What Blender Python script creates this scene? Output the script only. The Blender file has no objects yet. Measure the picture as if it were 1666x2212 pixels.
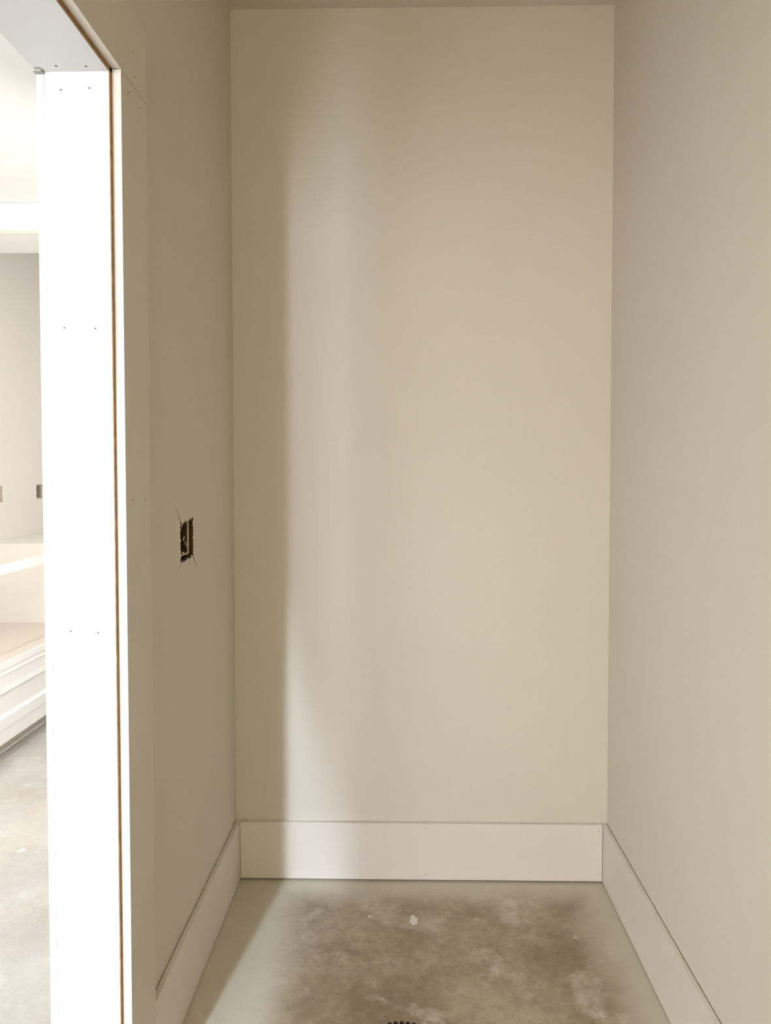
import bpy, bmesh, math, random
from mathutils import Vector, Matrix
random.seed(4)
S = bpy.context.scene
C = S.collection

# ---------------------------------------------------------------- camera
F_PX, YAW, PITCH, ROLL, SX, SY = 1664.5, 0.0189, -0.0334, -0.0004, 8.02, -38.05
cy, sy = math.cos(YAW), math.sin(YAW); cp, sp = math.cos(PITCH), math.sin(PITCH)
fw = Vector((-sy*cp, cy*cp, sp)); r0 = Vector((cy, sy, 0)); u0 = r0.cross(fw)
r_ = r0*math.cos(ROLL) + u0*math.sin(ROLL); u_ = u0*math.cos(ROLL) - r0*math.sin(ROLL)
cd = bpy.data.cameras.new('camera'); cam = bpy.data.objects.new('camera', cd); C.objects.link(cam)
M = Matrix((r_, u_, -fw)).transposed().to_4x4(); M.translation = (0, 0, 1.29); cam.matrix_world = M
cd.sensor_fit = 'VERTICAL'; cd.sensor_height = 36; cd.lens = F_PX/2212*36
cd.shift_x = -SX/2212; cd.shift_y = SY/2212
cd.clip_start = 0.02
S.camera = cam

# ---------------------------------------------------------------- light
S.view_settings.view_transform = 'Standard'; S.view_settings.look = 'None'
S.view_settings.exposure = 0.0; S.view_settings.gamma = 1.0; S.view_settings.use_curve_mapping = False
w = bpy.data.worlds.new('world'); S.world = w; w.use_nodes = True
w.node_tree.nodes['Background'].inputs[0].default_value = (0.95, 0.97, 1.0, 1)
w.node_tree.nodes['Background'].inputs[1].default_value = 0.0

def area(name, loc, aim, sx, sy_, watts, col, spread=180):
    l = bpy.data.lights.new(name, 'AREA'); l.shape = 'RECTANGLE'; l.size = sx; l.size_y = sy_
    l.energy = watts; l.color = col; l.spread = math.radians(spread)
    o = bpy.data.objects.new(name, l); C.objects.link(o); o.location = loc
    o.rotation_euler = (Vector(aim)-Vector(loc)).to_track_quat('-Z', 'Y').to_euler()
    return o
# name: (location, aim, width, height, watts, colour, spread)
LIGHTS = {
 # tall narrow glass sidelight at the south end of the foyer
 'sidelight': ((-1.27, -3.40, 1.0), (-1.27+.155*5, 1.6, 1.0), .18, 1.85, 92, (0.72, 0.81, 1), 180),
 # upper foyer window above it
 'upper_window': ((-1.20, -3.40, 4.05), (-.30, 2.35, .1), .14, .8, 410, (0.64, 0.81, 1), 180),
 # unseen fill panels added to brighten the closet walls:
 # two from the left of the foyer, one from its south end
 'foyer_fill': ((-2.30, .1, 1.5), (0, .1, 1.3), 1.2, 1.8, 2, (1, 0.97, 0.88), 180),
 'foyer_fill_south': ((-2.30, -2.7, 1.2), (0, -2.7, 1.2), 1.1, 1.6, 80, (0.84, 0.86, 1), 180),
 'entry_fill': ((-1.75, -3.40, .95), (-1.75, 1.6, .95), .45, 1.7, 20, (0.52, 0.63, 1), 180),
 # unseen fill panel added to brighten the pantry
 'pantry_fill': ((-.76, 2.8, 1.5), (-1.9, 3.4, 1.1), .5, 1.3, 24, (1, 0.965, 0.93), 180),
 # warm fill panels added behind the camera to lift the closet
 'rear_fill': ((.15, -1.6, 2.2), (.1, 2.3, .9), .9, .8, 4, (1, 0.9, 0.34), 180),
 'rear_fill_low': ((-.10, -1.7, 1.5), (.45, 2.3, 1.4), .5, 1.2, 15, (1, 0.94, 0.72), 180),
}
for k_, v_ in LIGHTS.items(): area(k_, *v_)

# ---------------------------------------------------------------- materials
def mat(name, col, rough=.6, noise=.03, scale=6, bump=.0, bscale=250, spec=.3):
    m = bpy.data.materials.new(name); m.use_nodes = True; nt = m.node_tree; b = nt.nodes['Principled BSDF']
    b.inputs['Roughness'].default_value = rough; b.inputs['Specular IOR Level'].default_value = spec
    tc = nt.nodes.new('ShaderNodeTexCoord'); n = nt.nodes.new('ShaderNodeTexNoise')
    n.inputs['Scale'].default_value = scale; n.inputs['Detail'].default_value = 4
    nt.links.new(tc.outputs['Object'], n.inputs['Vector'])
    r = nt.nodes.new('ShaderNodeValToRGB')
    r.color_ramp.elements[0].position = .3; r.color_ramp.elements[1].position = .7
    r.color_ramp.elements[0].color = [c*(1-noise) for c in col]+[1]
    r.color_ramp.elements[1].color = [min(1, c*(1+noise)) for c in col]+[1]
    nt.links.new(n.outputs['Fac'], r.inputs[0]); nt.links.new(r.outputs[0], b.inputs['Base Color'])
    if bump:
        n2 = nt.nodes.new('ShaderNodeTexNoise'); n2.inputs['Scale'].default_value = bscale; n2.inputs['Detail'].default_value = 3
        nt.links.new(tc.outputs['Object'], n2.inputs['Vector'])
        bp = nt.nodes.new('ShaderNodeBump'); bp.inputs['Strength'].default_value = bump; bp.inputs['Distance'].default_value = .001
        nt.links.new(n2.outputs['Fac'], bp.inputs['Height']); nt.links.new(bp.outputs[0], b.inputs['Normal'])
    return m
M_WALL = mat('wall_paint', (.74, .672, .575), .75, .012, 2.5, .25, 260, .2)
M_CASE = mat('casing_paint', (.75, .682, .59), .6, .012, 5, .08, 120, .25)
M_TRIM = mat('trim_paint', (.80, .73, .648), .5, .012, 5, .08, 120, .3)
M_JAMB = mat('jamb_primer', (.66, .645, .625), .5, .01, 5, .06, 120, .3)
M_PWALL = mat('pantry_wall_paint', (.91, .872, .80), .75, .01, 2.5, .2, 260, .2)
M_PWHITE = mat('pantry_ceiling_paint', (.86, .85, .82), .8, .01, 2.5, .1, 260, .2)
M_CAB = mat('cabinet_paint', (.90, .88, .85), .45, .01, 6, .05, 120, .3)
M_CABIN = mat('cabinet_interior_tan', (.70, .62, .53), .6, .03, 8, .05, 120, .2)  # tan tone for the bay and toe kick
M_RAW = mat('raw_board_edge', (.34, .20, .10), .9, .25, 40, .3, 400, .1)
M_PEACH = mat('raw_pine_edge', (.78, .66, .55), .7, .06, 20)
M_HOLE = mat('nail_hole_shadow', (.16, .12, .09), .9, .1, 90)
M_HDARK = mat('nail_hole_in_jamb', (.05, .04, .035), .9, .1, 90)
M_BOX = mat('box_plastic', (.085, .05, .02), .6, .15, 30)
M_BOXL = mat('box_plastic_pale', (.42, .38, .31), .6, .1, 30)
M_TORN = mat('torn_paper_dark', (.11, .068, .03), .95, .5, 220, .6, 500, .1)
M_PAPER = mat('torn_gypsum_edge', (.62, .54, .42), .9, .25, 300, .6, 500)
M_RIM = mat('box_rim_plastic', (.70, .58, .46), .5, .05, 60)
M_GREY = mat('spacer_grey', (.36, .34, .29), .8, .1, 60)
M_PLASTER = mat('plaster_dab', (.78, .74, .68), .8, .08, 90, .6, 300)
M_DRAIN = mat('drain_casting', (.30, .23, .16), .6, .15, 60, .3, 200)
M_DARK = mat('drain_void', (.02, .008, .006), .9, .1, 60)

def concrete():
    m = bpy.data.materials.new('concrete_floor'); m.use_nodes = True; nt = m.node_tree; L = nt.links.new
    b = nt.nodes['Principled BSDF']; b.inputs['Specular IOR Level'].default_value = .5
    tc = nt.nodes.new('ShaderNodeTexCoord')
    def noise(s, d, rough=.6, dist=0., off=(0, 0, 0), scl=(1, 1, 1)):
        mp = nt.nodes.new('ShaderNodeMapping'); mp.inputs['Location'].default_value = off; mp.inputs['Scale'].default_value = scl
        L(tc.outputs['Object'], mp.inputs[0])
        n = nt.nodes.new('ShaderNodeTexNoise'); n.inputs['Scale'].default_value = s; n.inputs['Detail'].default_value = d
        n.inputs['Roughness'].default_value = rough; n.inputs['Distortion'].default_value = dist
        L(mp.outputs[0], n.inputs['Vector']); return n.outputs['Fac']
    def ramp(src, p0, c0, p1, c1):
        r = nt.nodes.new('ShaderNodeValToRGB'); r.color_ramp.elements[0].position = p0; r.color_ramp.elements[1].position = p1
        r.color_ramp.elements[0].color = (*c0, 1); r.color_ramp.elements[1].color = (*c1, 1); L(src, r.inputs[0]); return r.outputs[0]
    def mix(f, a, bb, mode='MIX'):
        x = nt.nodes.new('ShaderNodeMix'); x.data_type = 'RGBA'; x.blend_type = mode
        if isinstance(f, float): x.inputs[0].default_value = f
        else: L(f, x.inputs[0])
        L(a, x.inputs[6]); L(bb, x.inputs[7]); return x.outputs[2]
    base = ramp(noise(3.2, 6, .62, .3), .36, (.30, .222, .142), .66, (.52, .425, .315))
    fine = ramp(noise(38, 6, .75), .35, (.80, .80, .80), .65, (1.13, 1.13, 1.13))
    c = mix(1.0, base, fine, 'MULTIPLY')
    lite = ramp(noise(5.5, 8, .72, .35, (3.1, 1.7, 0)), .54, (0, 0, 0), .70, (.9, .9, .9))
    pale = nt.nodes.new('ShaderNodeRGB'); pale.outputs[0].default_value = (.72, .66, .57, 1)
    c = mix(lite, c, pale.outputs[0])
    sp_ = ramp(noise(26, 3, .5, .2, (9, 4, 0)), .70, (0, 0, 0), .76, (.7, .7, .7))
    c = mix(sp_, c, pale.outputs[0])
    dk = ramp(noise(2.1, 5, .6, .5, (5, 8, 0), (1.0, .35, 1)), .30, (.8, .78, .75), .5, (1, 1, 1))
    c = mix(1.0, c, dk, 'MULTIPLY')
    # pale baseboard overspray and dust; left band widened to paint in the light streak
    sx = nt.nodes.new('ShaderNodeSeparateXYZ'); L(tc.outputs['Object'], sx.inputs[0])
    def mth(op, a, b_=None):
        q = nt.nodes.new('ShaderNodeMath'); q.operation = op
        for i, v in enumerate((a, b_)):
            if v is None: continue
            if isinstance(v, (int, float)): q.inputs[i].default_value = v
            else: L(v, q.inputs[i])
        return q.outputs[0]
    dist = mth('MINIMUM', mth('SUBTRACT', 2.37-.0, sx.outputs[1]), mth('SUBTRACT', .62, sx.outputs[0]))
    dist = mth('MINIMUM', dist, mth('SUBTRACT', mth('ABSOLUTE', mth('ADD', sx.outputs[0], .512)), .10))  # extra width at left puts streak brightness into the floor colour
    dist = mth('ADD', dist, mth('MULTIPLY', mth('LESS_THAN', sx.outputs[0], -.53), 5.0))
    dist = mth('ADD', dist, mth('MULTIPLY', mth('SUBTRACT', noise(7, 4, .6), .5), .10))
    mg = nt.nodes.new('ShaderNodeMapRange'); mg.interpolation_type = 'SMOOTHSTEP'; L(dist, mg.inputs[0])
    mg.inputs[1].default_value = .02; mg.inputs[2].default_value = .17; mg.inputs[3].default_value = .85; mg.inputs[4].default_value = 0
    dust_and_streak = nt.nodes.new('ShaderNodeRGB'); dust_and_streak.outputs[0].default_value = (.68, .61, .50, 1)
    c = mix(mg.outputs[0], c, dust_and_streak.outputs[0])
    # drywall dust over the pantry floor
    pd = mth('MULTIPLY', mth('LESS_THAN', sx.outputs[0], -.53), mth('ADD', .25, mth('MULTIPLY', noise(4.5, 6, .7), .6)))
    dust2 = nt.nodes.new('ShaderNodeRGB'); dust2.outputs[0].default_value = (.66, .64, .60, 1)
    c = mix(pd, c, dust2.outputs[0])
    L(c, b.inputs['Base Color'])
    rr = ramp(noise(9, 4, .6), .3, (.34, .34, .34), .7, (.52, .52, .52)); L(rr, b.inputs['Roughness'])
    bp = nt.nodes.new('ShaderNodeBump'); bp.inputs['Strength'].default_value = .35; bp.inputs['Distance'].default_value = .002
    L(noise(60, 6, .7), bp.inputs['Height']); L(bp.outputs[0], b.inputs['Normal'])
    return m
M_FLOOR = concrete()

# ---------------------------------------------------------------- mesh helpers
def bx(bm, x0, x1, y0, y1, z0, z1, bev=0):
    t = bmesh.new()
    bmesh.ops.create_cube(t, size=1)
    bmesh.ops.scale(t, vec=(x1-x0, y1-y0, z1-z0), verts=t.verts)
    bmesh.ops.translate(t, vec=((x0+x1)/2, (y0+y1)/2, (z0+z1)/2), verts=t.verts)
    if bev: bmesh.ops.bevel(t, geom=list(t.edges), offset=bev, segments=2, profile=.5, affect='EDGES')
    me = bpy.data.meshes.new('t'); t.to_mesh(me); bm.from_mesh(me); bpy.data.meshes.remove(me); t.free()
    return bm
def obj(name, bm, m, parent=None):
    me = bpy.data.meshes.new(name); bm.normal_update(); bm.to_mesh(me); bm.free(); me.materials.append(m)
    o = bpy.data.objects.new(name, me); C.objects.link(o)
    if parent: o.parent = parent; o.matrix_parent_inverse = parent.matrix_world.inverted() if parent.type != 'EMPTY' else Matrix.Translation(-Vector(parent.location))
    return o
def box(name, m, x0, x1, y0, y1, z0, z1, bev=0, parent=None):
    return obj(name, bx(bmesh.new(), x0, x1, y0, y1, z0, z1, bev), m, parent)
def struct(o): o['kind'] = 'structure'; return o
def thing(name, label, cat, loc, group=None):
    o = bpy.data.objects.new(name, None); C.objects.link(o); o.location = loc; o.empty_display_size = .05
    tag(o, label, cat, group); return o
def tag(o, label, cat, group=None):
    o['label'] = label; o['category'] = cat
    if group: o['group'] = group
    return o
def prism(name, m, prof, y0, y1, parent=None):          # profile in x-z, extruded along y
    bm = bmesh.new(); a = [bm.verts.new((x, y0, z)) for x, z in prof]; b = [bm.verts.new((x, y1, z)) for x, z in prof]
    bm.faces.new(a); bm.faces.new(b[::-1]); n = len(prof)
    for i in range(n): bm.faces.new((a[i], b[i], b[(i+1) % n], a[(i+1) % n]))
    bmesh.ops.recalc_face_normals(bm, faces=bm.faces); return obj(name, bm, m, parent)
def tube(bm, pts, rad, seg=8):
    rings = []
    for i, p in enumerate(pts):
        p = Vector(p); d = (Vector(pts[min(i+1, len(pts)-1)])-Vector(pts[max(i-1, 0)])).normalized()
        a = d.orthogonal().normalized(); b = d.cross(a)
        rings.append([bm.verts.new(p+a*rad*math.cos(k*2*math.pi/seg)+b*rad*math.sin(k*2*math.pi/seg)) for k in range(seg)])
    for q, s in zip(rings, rings[1:]):
        for k in range(seg): bm.faces.new((q[k], q[(k+1) % seg], s[(k+1) % seg], s[k]))
    bm.faces.new(rings[0]); bm.faces.new(rings[-1][::-1]); bmesh.ops.recalc_face_normals(bm, faces=bm.faces)
    return bm

# ---------------------------------------------------------------- dimensions (metres, camera at x=0 y=0)
XL, XR, D, HC = -.5281, .6348, 2.3831, 2.6861
XP = XL-.1175               # pantry face of the left wall
YJ = 1.3944                 # face of the far side jamb
YC, TC, WC = 1.4044, .0179, .1376   # casing inner edge, thickness, width
YN = -.34                    # near jamb
ZH, ZS = 2.0113, 2.0013     # underside of header casing, soffit
YS = -3.45                  # south end of the pantry
PX, PY, PZ = -2.3302, 5.25, 2.60
HOLE = (1.765, 1.960, 1.020, 1.220)     # opening behind the drywall
CUT = (1.804, 1.920, 1.064, 1.172)      # saw cut

# ---------------------------------------------------------------- shell
struct(box('floor', M_FLOOR, PX-.1, XR+.1, YS-.1, PY+.1, -.08, 0))
struct(box('ceiling', M_WALL, XL-.06, XR+.1, -1.8, D+.1, HC, HC+.08))
struct(box('wall_back', M_WALL, XP, XR+.1, D, D+.1175, 0, HC))
struct(box('wall_right', M_WALL, XR, XR+.1, -1.8, D, 0, HC))
struct(box('wall_rear', M_WALL, XL, XR+.1, -1.9, -1.8, 0, HC))
# left wall with the doorway and the rough box cut-out
bm = bmesh.new()
y0, y1, z0, z1 = HOLE
bx(bm, XP, XL, YJ+.019, y0, 0, HC); bx(bm, XP, XL, y1, D, 0, HC)
bx(bm, XP, XL, y0, y1, 0, z0); bx(bm, XP, XL, y0, y1, z1, HC)
bx(bm, XP, XL, YN-.019, YJ+.019, ZS+.019, HC)
bx(bm, XP, XL, -1.9, YN-.019, 0, HC)
wall_left = struct(obj('wall_left', bm, M_WALL))

def interp(keys, s):
    for (a, va), (b, vb) in zip(keys, keys[1:]):
        if a <= s <= b: return va+(vb-va)*(s-a)/(b-a)
    return keys[-1][1]
def ragged_edge(x, big, rect, parent, rnd, amp, m_face, m_edge, extra=None):
    """drywall lip filling the square opening down to a ragged saw-cut edge"""
    y0, y1, z0, z1 = rect; Y0, Y1, Z0, Z1 = big; n = 26; outer = []; inner = []
    per = [(y0, z0, y1, z0), (y1, z0, y1, z1), (y1, z1, y0, z1), (y0, z1, y0, z0)]
    for k, (a, b, c, d) in enumerate(per):
        for i in range(n):
            t = i/n; y = a+(c-a)*t; z = b+(d-b)*t
            j = abs(rnd.gauss(0, 1))*amp + .001
            if i % 9 == 4: j += amp*1.6
            if extra: j += extra(k, t)
            iy, iz = y, z
            if k in (0, 2): iz += j if k == 0 else -j
            else: iy += -j if k == 1 else j
            if i == 0:
                ii = amp+.001
                iy = y0+ii if y == y0 else y1-ii; iz = z0+ii if z == z0 else z1-ii
                if extra and k == 1: iz += extra(0, 1)
                if extra and k == 3: iz -= extra(2, 1)
            outer.append((Y0+(y-y0)/(y1-y0)*(Y1-Y0), Z0+(z-z0)/(z1-z0)*(Z1-Z0))); inner.append((iy, iz))
    N = len(outer)
    bm = bmesh.new()
    o = [bm.verts.new((x, *p)) for p in outer]; q = [bm.verts.new((x, *p)) for p in inner]
    for i in range(N): bm.faces.new((o[i], o[(i+1) % N], q[(i+1) % N], q[i]))
    for f in bm.faces:
        if f.normal.x < 0: f.normal_flip()
    a = obj('drywall_lip', bm, m_face, parent)
    bm = bmesh.new()
    q = [bm.verts.new((x, *p)) for p in inner]; s = [bm.verts.new((x-.0127, p[0], p[1])) for p in inner]
    for i in range(N): bm.faces.new((q[i], q[(i+1) % N], s[(i+1) % N], s[i]))
    obj('torn_edge', bm, m_edge, parent)
rnd = random.Random(23)
def notch(k, t):
    if k == 2: return .008*t          # top edge drops towards the left
    if k == 0: return .007*max(0, t-.25)   # bottom edge
    return 0
ragged_edge(XL, HOLE, CUT, wall_left, rnd, .0034, M_WALL, M_TORN, notch)

box('stud', M_RAW, XP+.0127, XL-.0128, 1.938, 1.9595, 1.0205, 1.2195, 0, wall_left)
box('cavity_back', M_RAW, XP+.001, XP+.0126, 1.766, 1.959, 1.021, 1.219, 0, wall_left)
# switch box recessed in the left wall
def wall_box(name, label, x, yc, zc, wy, hz, m, m_rim, depth=.07, inset=.004):
    t = thing(name, label, 'electrical box', (x-.02, yc, zc-hz/2))
    bm = bmesh.new(); th = .003
    y0, y1, z0, z1 = yc-wy/2, yc+wy/2, zc-hz/2, zc+hz/2
    bx(bm, x-depth, x-depth+th, y0, y1, z0, z1)
    bx(bm, x-depth, x-inset-.0035, y0, y0+th, z0, z1); bx(bm, x-depth, x-inset-.0035, y1-th, y1, z0, z1)
    bx(bm, x-depth, x-inset-.0035, y0, y1, z0, z0+th); bx(bm, x-depth, x-inset-.0035, y0, y1, z1-th, z1)
    obj('box_shell', bm, m, t)
    bm = bmesh.new(); e = .0016; xa, xb = x-inset-.0034, x-inset
    bx(bm, xa, xb, y0-e, y0+e, z0, z1); bx(bm, xa, xb, y1-e, y1+e, z0, z1)
    bx(bm, xa, xb, y0, y1, z0-e, z0+e); bx(bm, xa, xb, y0, y1, z1-e, z1+e)
    obj('box_rim', bm, m_rim, t)
    for zz, s in ((z0, 1), (z1, -1)):           # screw ears
        bm = bmesh.new(); bmesh.ops.create_cone(bm, cap_ends=True, segments=12, radius1=.003, radius2=.003, depth=.010)
        bmesh.ops.rotate(bm, verts=bm.verts, cent=(0, 0, 0), matrix=Matrix.Rotation(math.pi/2, 3, 'Y'))
        bmesh.ops.translate(bm, verts=bm.verts, vec=(x-inset-.0055, yc, zz+s*.004)); obj('screw_ear', bm, m_rim, t)
    return t
sb = wall_box('switch_box', 'open dark brown switch box in the ragged cutout of the left closet wall', XL, 1.851, 1.131, .080, .098, M_BOX, M_RIM)
obj('wire', tube(bmesh.new(), [(XL-.003, 1.850, 1.126), (XL-.0035, 1.844, 1.118), (XL-.004, 1.862, 1.110), (XL-.005, 1.8885, 1.094)], .0013), M_RIM, sb)

# ---------------------------------------------------------------- doorway (door frame without a leaf)
d1 = bpy.data.objects.new('door_1', None); C.objects.link(d1); d1.location = (XL, (YN+YJ)/2, 0); struct(d1)
side = box('side_jamb', M_JAMB, XP+.0005, XL-.0005, YJ, YJ+.019, 0, ZS+.019, 0, d1)
head = box('head_jamb', M_JAMB, XP+.0005, XL-.0005, YN, YJ, ZS, ZS+.019, 0, d1)
box('side_jamb', M_JAMB, XP+.0005, XL-.0005, YN-.019, YN, 0, ZS+.019, 0, d1)
# raw board edges left bare between jamb and casing
box('raw_edge', M_RAW, XL-.0005, XL+.0012, YJ+.0005, YC+.001, 0, ZH, 0, d1)
box('raw_edge', M_RAW, XL-.0005, XL+.0012, YN, YC+.001, ZS+.0005, ZH+.001, 0, d1)
box('spacer_block', M_GREY, XP-.0155, XP+.0005, YJ-.012, YJ-.0002, ZS-.0040, ZS-.0002, .0006, d1)
# casing on the closet side: leg butted under the header board
t1 = struct(box('trim_1', M_CASE, XL+.0003, XL+TC, YC, YC+WC, 0, ZH-.0012, .0007))
t2 = struct(box('trim_2', M_CASE, XL+.0003, XL+TC, YN-.01-WC, YC+WC, ZH, ZH+WC, .0007))
struct(box('trim_3', M_CASE, XL+.0003, XL+TC, YN-.01-WC, YN-.01, 0, ZH-.0012, .0007))
# casing on the pantry side
struct(box('trim_4', M_JAMB, XP-.0145, XP-.0006, YJ+.0012, YJ+WC, 0, ZS-.0002, .0007))
struct(box('trim_5', M_JAMB, XP-.0145, XP, YN-WC, YJ+WC, ZS+.0012, ZS+WC, .0007))
struct(box('trim_6', M_JAMB, XP-.0145, XP, YN-WC, YN-.001, 0, ZS-.0002, .0007))

def dimple(parent, p, axis, r=.0019, m=M_HOLE, stretch=1.5):
    bm = bmesh.new(); bmesh.ops.create_cone(bm, cap_ends=True, segments=10, radius1=r, radius2=r*.6, depth=.0006)
    bmesh.ops.scale(bm, verts=bm.verts, vec=(1, stretch, 1))
    if axis == 'x': rot = Matrix.Rotation(math.pi/2, 3, 'Y') @ Matrix.Rotation(math.pi/2, 3, 'Z')
    elif axis == 'y': rot = Matrix.Rotation(math.pi/2, 3, 'X')
    else: rot = Matrix.Identity(3)
    bmesh.ops.rotate(bm, verts=bm.verts, cent=(0, 0, 0), matrix=rot)
    bmesh.ops.translate(bm, verts=bm.verts, vec=p); obj('nail_hole', bm, m, parent)
for y, z in ((1.4405, 1.233), (1.5052, 1.2304), (1.4409, 1.9858), (1.4956, 1.9841)):
    dimple(t1, (XL+TC, y, z), 'x')
for y, z in ((1.4707, 2.0748), (1.4742, 2.0311)): dimple(t2, (XL+TC, y, z), 'x')
for x, z in ((-.6157, 1.9695), (-.5638, 1.9722), (-.6152, 1.5454), (-.5586, 1.5436), (-.6114, .9915), (-.5609, .9891)):
    dimple(side, (x, YJ, z), 'y', .0020, M_HDARK, stretch=1.0)
for x, y in ((-.6143, 1.3738), (-.5618, 1.3764)): dimple(head, (x, y, ZS), 'z', .0020, M_HDARK)

# ---------------------------------------------------------------- baseboards
HB, TB = .1837, .0134
bl = struct(box('baseboard_left', M_TRIM, XL+.0016, XL+.0016+TB, YC+WC+.0012, D-.0002, .003, HB, .0012))
br = struct(box('baseboard_right', M_TRIM, XR-.0022-TB, XR-.0022, -1.79, D-.0002, .003, HB, .0012))
bb = struct(box('baseboard_back', M_TRIM, XL+.0016+TB+.0008, XR-.0022-TB-.0016, D-.0014-TB, D-.0014, .0055, HB, .0012))
for x, z in ((.0689, .1693), (.0691, .0225), (.6062, .1651), (.606, .0261)): dimple(bb, (x, D-.0014-TB, z), 'y', .0016, stretch=1.3)
dimple(bl, (XL+.0016+TB, 1.557, .155), 'x', .0016)

# ---------------------------------------------------------------- pantry shell
PB = (4.397, 4.4285, 1.092, 1.193); PC = (4.838, 4.928, 1.096, 1.193)
bm = bmesh.new(); G = .015; pa = (4.340-G, 4.430+G, 1.094-G, 1.192+G); PC = (PC[0]-G, PC[1]+G, PC[2]-G, PC[3]+G)
bx(bm, PX-.1, PX, YS, pa[0], 0, PZ); bx(bm, PX-.1, PX, pa[1], PC[0], 0, PZ); bx(bm, PX-.1, PX, PC[1], PY, 0, PZ); bx(bm, PX-.1, PX, 4.10, PY, PZ, 3.0)
for q in (pa, PC): bx(bm, PX-.1, PX, q[0], q[1], 0, q[2]); bx(bm, PX-.1, PX, q[0], q[1], q[3], PZ)
wp = struct(obj('wall_pantry_left', bm, M_PWALL))
for i, q in enumerate((pa, PC)):
    ragged_edge(PX, q, (q[0]+G, q[1]-G, q[2]+G, q[3]-G), wp, random.Random(5+i), .0022, M_PWALL, M_PAPER)
wall_box('outlet_box', 'pale open outlet box in the pantry wall at the left edge of the photo', PX, (pa[0]+pa[1])/2, 1.143, .072, .085, M_BOXL, M_RIM, .05)
wall_box('outlet_box', 'pale open outlet box in the pantry wall by the white jamb', PX, (PC[0]+PC[1])/2, 1.1445, .072, .085, M_BOXL, M_RIM, .05)
struct(box('wall_pantry_far', M_PWALL, PX-.1, XP, PY, PY+.1, 0, 3.0))
struct(box('wall_pantry_right', M_PWALL, XP, XP+.1, D+.1175, PY, 0, 3.0))
struct(box('wall_pantry_rear', M_PWALL, PX-.1, XP+.1, YS-.1, YS, 0, 4.6))
bm = bmesh.new(); YF = .35
bx(bm, PX-.1, XP, YF, 4.10, PZ, PZ+.08); bx(bm, PX-.1, XP, 4.10, PY+.1, 3.0, 3.08)
struct(obj('ceiling_pantry', bm, M_PWHITE))
struct(box('ceiling_foyer', M_PWHITE, PX-.1, XL, YS-.1, YF, 4.6, 4.68))
struct(box('wall_foyer_north', M_PWALL, PX-.1, XP, YF, YF+.08, PZ+.08, 4.6))
struct(box('wall_foyer_left', M_PWALL, PX-.1, PX, YS, YF, PZ, 4.6))
struct(box('wall_foyer_right', M_PWALL, XP, XL, YS, -1.9, 0, 4.6))
struct(box('wall_foyer_upper', M_PWALL, XP, XL, -1.9, YF, HC+.0005, 4.6))
beam = thing('ceiling_beam', 'white dropped beam crossing the pantry ceiling beyond the doorway', 'beam', (-1.49, 3.97, 2.447))
box('beam_face', M_PWHITE, PX+.001, XP-.001, 3.80, 4.139, 2.4655, 2.599, .001, beam)
o = box('underside_board', M_CAB, PX+.001, XP-.001, 3.808, 4.139, 2.4472, 2.4653, 0, beam)
o = box('edge_strip', M_PEACH, PX+.001, XP-.001, 3.80, 3.8079, 2.4472, 2.4653, 0, beam); o['label'] = 'bare wood edge strip'

# ---------------------------------------------------------------- base cabinet in the pantry
FX = -1.7595
cab = thing('base_cabinet', 'unfinished white base cabinet with open bay along the pantry wall', 'cabinet', (-2.04, 3.6, 0))
Y0, Y1, YE = 2.75, 5.2, 4.1927
box('toe_kick', M_CABIN, FX-.085, FX-.070, Y0, Y1, .0005, .0796, 0, cab)
box('shoe_strip', M_CAB, FX-.070, FX-.063, Y0, Y1, .0005, .012, .001, cab)
box('bottom_board', M_CAB, FX-.018, FX-.001, Y0, Y1, .0796, .1436, .0012, cab)
prism('drawer_front', M_CAB, [(FX-.018, .1450), (FX+.002, .1450), (FX+.002, .1925), (FX-.008, .2067), (FX-.008, .3035), (FX+.003, .3045), (FX-.001, .3285), (FX-.018, .3285)], Y0, Y1, cab)
prism('fascia', M_CAB, [(FX-.018, .3292), (FX-.003, .3292), (FX-.003, .3815), (FX+.003, .3825), (FX-.002, .4035), (FX-.018, .4035)], Y0, Y1, cab)
box('bay_floor', M_CABIN, PX+.0005, FX-.006, Y0, YE, .410, .4395, 0, cab)
box('bay_floor_edge', M_CAB, FX-.006, FX+.004, Y0, Y1, .4055, .4385, .0012, cab)
box('top_rail', M_CAB, FX-.020, FX, Y0, Y1, .8257, .8660, .0012, cab)
box('end_panel', M_CABIN, PX+.0005, FX-.020, YE, YE+.018, .4395, .8788, .0005, cab)
box('end_panel', M_CABIN, PX+.0005, FX-.020, Y0, Y0+.018, .4395, .8660, .0005, cab)
box('side_panel', M_CAB, PX+.0005, FX-.0185, Y0, Y0+.018, .0800, .4095, 0, cab)
box('side_panel', M_CAB, PX+.0005, FX-.0860, Y0, Y0+.018, .0005, .0799, 0, cab)
box('sub_top', M_PWALL, PX+.0005, FX-.0205, YE+.0185, Y1, .862, .878, 0, cab)

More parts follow.
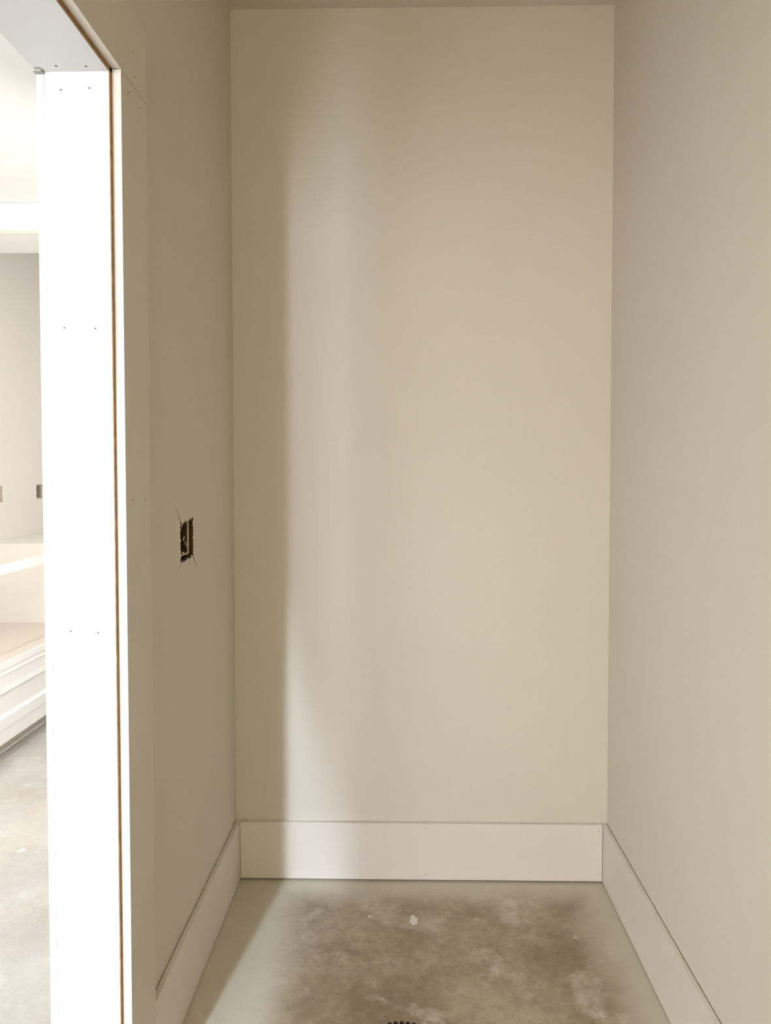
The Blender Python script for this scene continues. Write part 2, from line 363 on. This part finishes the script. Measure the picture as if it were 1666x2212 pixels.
# ---------------------------------------------------------------- floor bits
def blob(name, m, cx, cy_, rx, ry, h, seed, label, cat, rot=0, n=28):
    rn = random.Random(seed); bm = bmesh.new(); k = [rn.uniform(.5, 1.25) for _ in range(n)]
    k = [(k[i-1]+k[i]*2+k[(i+1) % n])/4 for i in range(n)]
    P = []
    for i in range(n):
        a = 2*math.pi*i/n; x = rx*k[i]*math.cos(a); y = ry*k[i]*math.sin(a)
        P.append((x*math.cos(rot)-y*math.sin(rot), x*math.sin(rot)+y*math.cos(rot)))
    lo = [bm.verts.new((x, y, 0)) for x, y in P]; hi = [bm.verts.new((x*.8, y*.8, h)) for x, y in P]
    c = bm.verts.new((0, 0, h*1.2))
    for i in range(n):
        j = (i+1) % n; bm.faces.new((lo[i], lo[j], hi[j], hi[i])); bm.faces.new((hi[i], hi[j], c))
    o = obj(name, bm, m); o.location = (cx, cy_, 0); return tag(o, label, cat)
blob('plaster_dab', M_PLASTER, .029, 2.161, .0135, .027, .0018, 12, 'small white dried plaster dab on the closet floor near the back baseboard', 'plaster')
blob('plaster_dab', M_PLASTER, -.098, 2.178, .005, .006, .0012, 9, 'pinhead white plaster fleck on the closet floor left of the bigger dab', 'plaster')
blob('plaster_dab', M_PLASTER, -1.293, 2.54, .008, .016, .0015, 5, 'tiny white plaster fleck on the sunlit pantry floor beside the jamb', 'plaster', -.6)

# round drain whose rim just enters the frame at the bottom
DC = (-.0045, 1.655)
dr = thing('floor_drain', 'round ribbed dark floor drain cut off by the bottom edge of the photo', 'drain', (DC[0], DC[1], 0))
bm = bmesh.new(); n = 84; R0, R1 = .0, .104
bmesh.ops.create_cone(bm, cap_ends=True, segments=n, radius1=R1, radius2=R1, depth=.0012)
bmesh.ops.translate(bm, verts=bm.verts, vec=(DC[0], DC[1], .0007)); obj('grate_body', bm, M_DRAIN, dr)
for i in range(42):
    a = 2*math.pi*(i+.5)/42; bm = bmesh.new(); pr = []
    for k in range(7):
        b = -math.pi/2+math.pi*k/6; pr.append((.0955+.0048*math.cos(b), .0050*math.sin(b)))
    pr += [(.060, .003), (.060, -.003)]
    rot = Matrix.Rotation(a, 2)
    V = [rot @ Vector(p) for p in pr]
    lo = [bm.verts.new((DC[0]+v.x, DC[1]+v.y, .001)) for v in V]; hi = [bm.verts.new((DC[0]+v.x, DC[1]+v.y, .0022)) for v in V]
    bm.faces.new(hi)
    for q in range(len(V)): bm.faces.new((lo[q], lo[(q+1) % len(V)], hi[(q+1) % len(V)], hi[q]))
    bmesh.ops.recalc_face_normals(bm, faces=bm.faces); obj('slot', bm, M_DARK, dr)
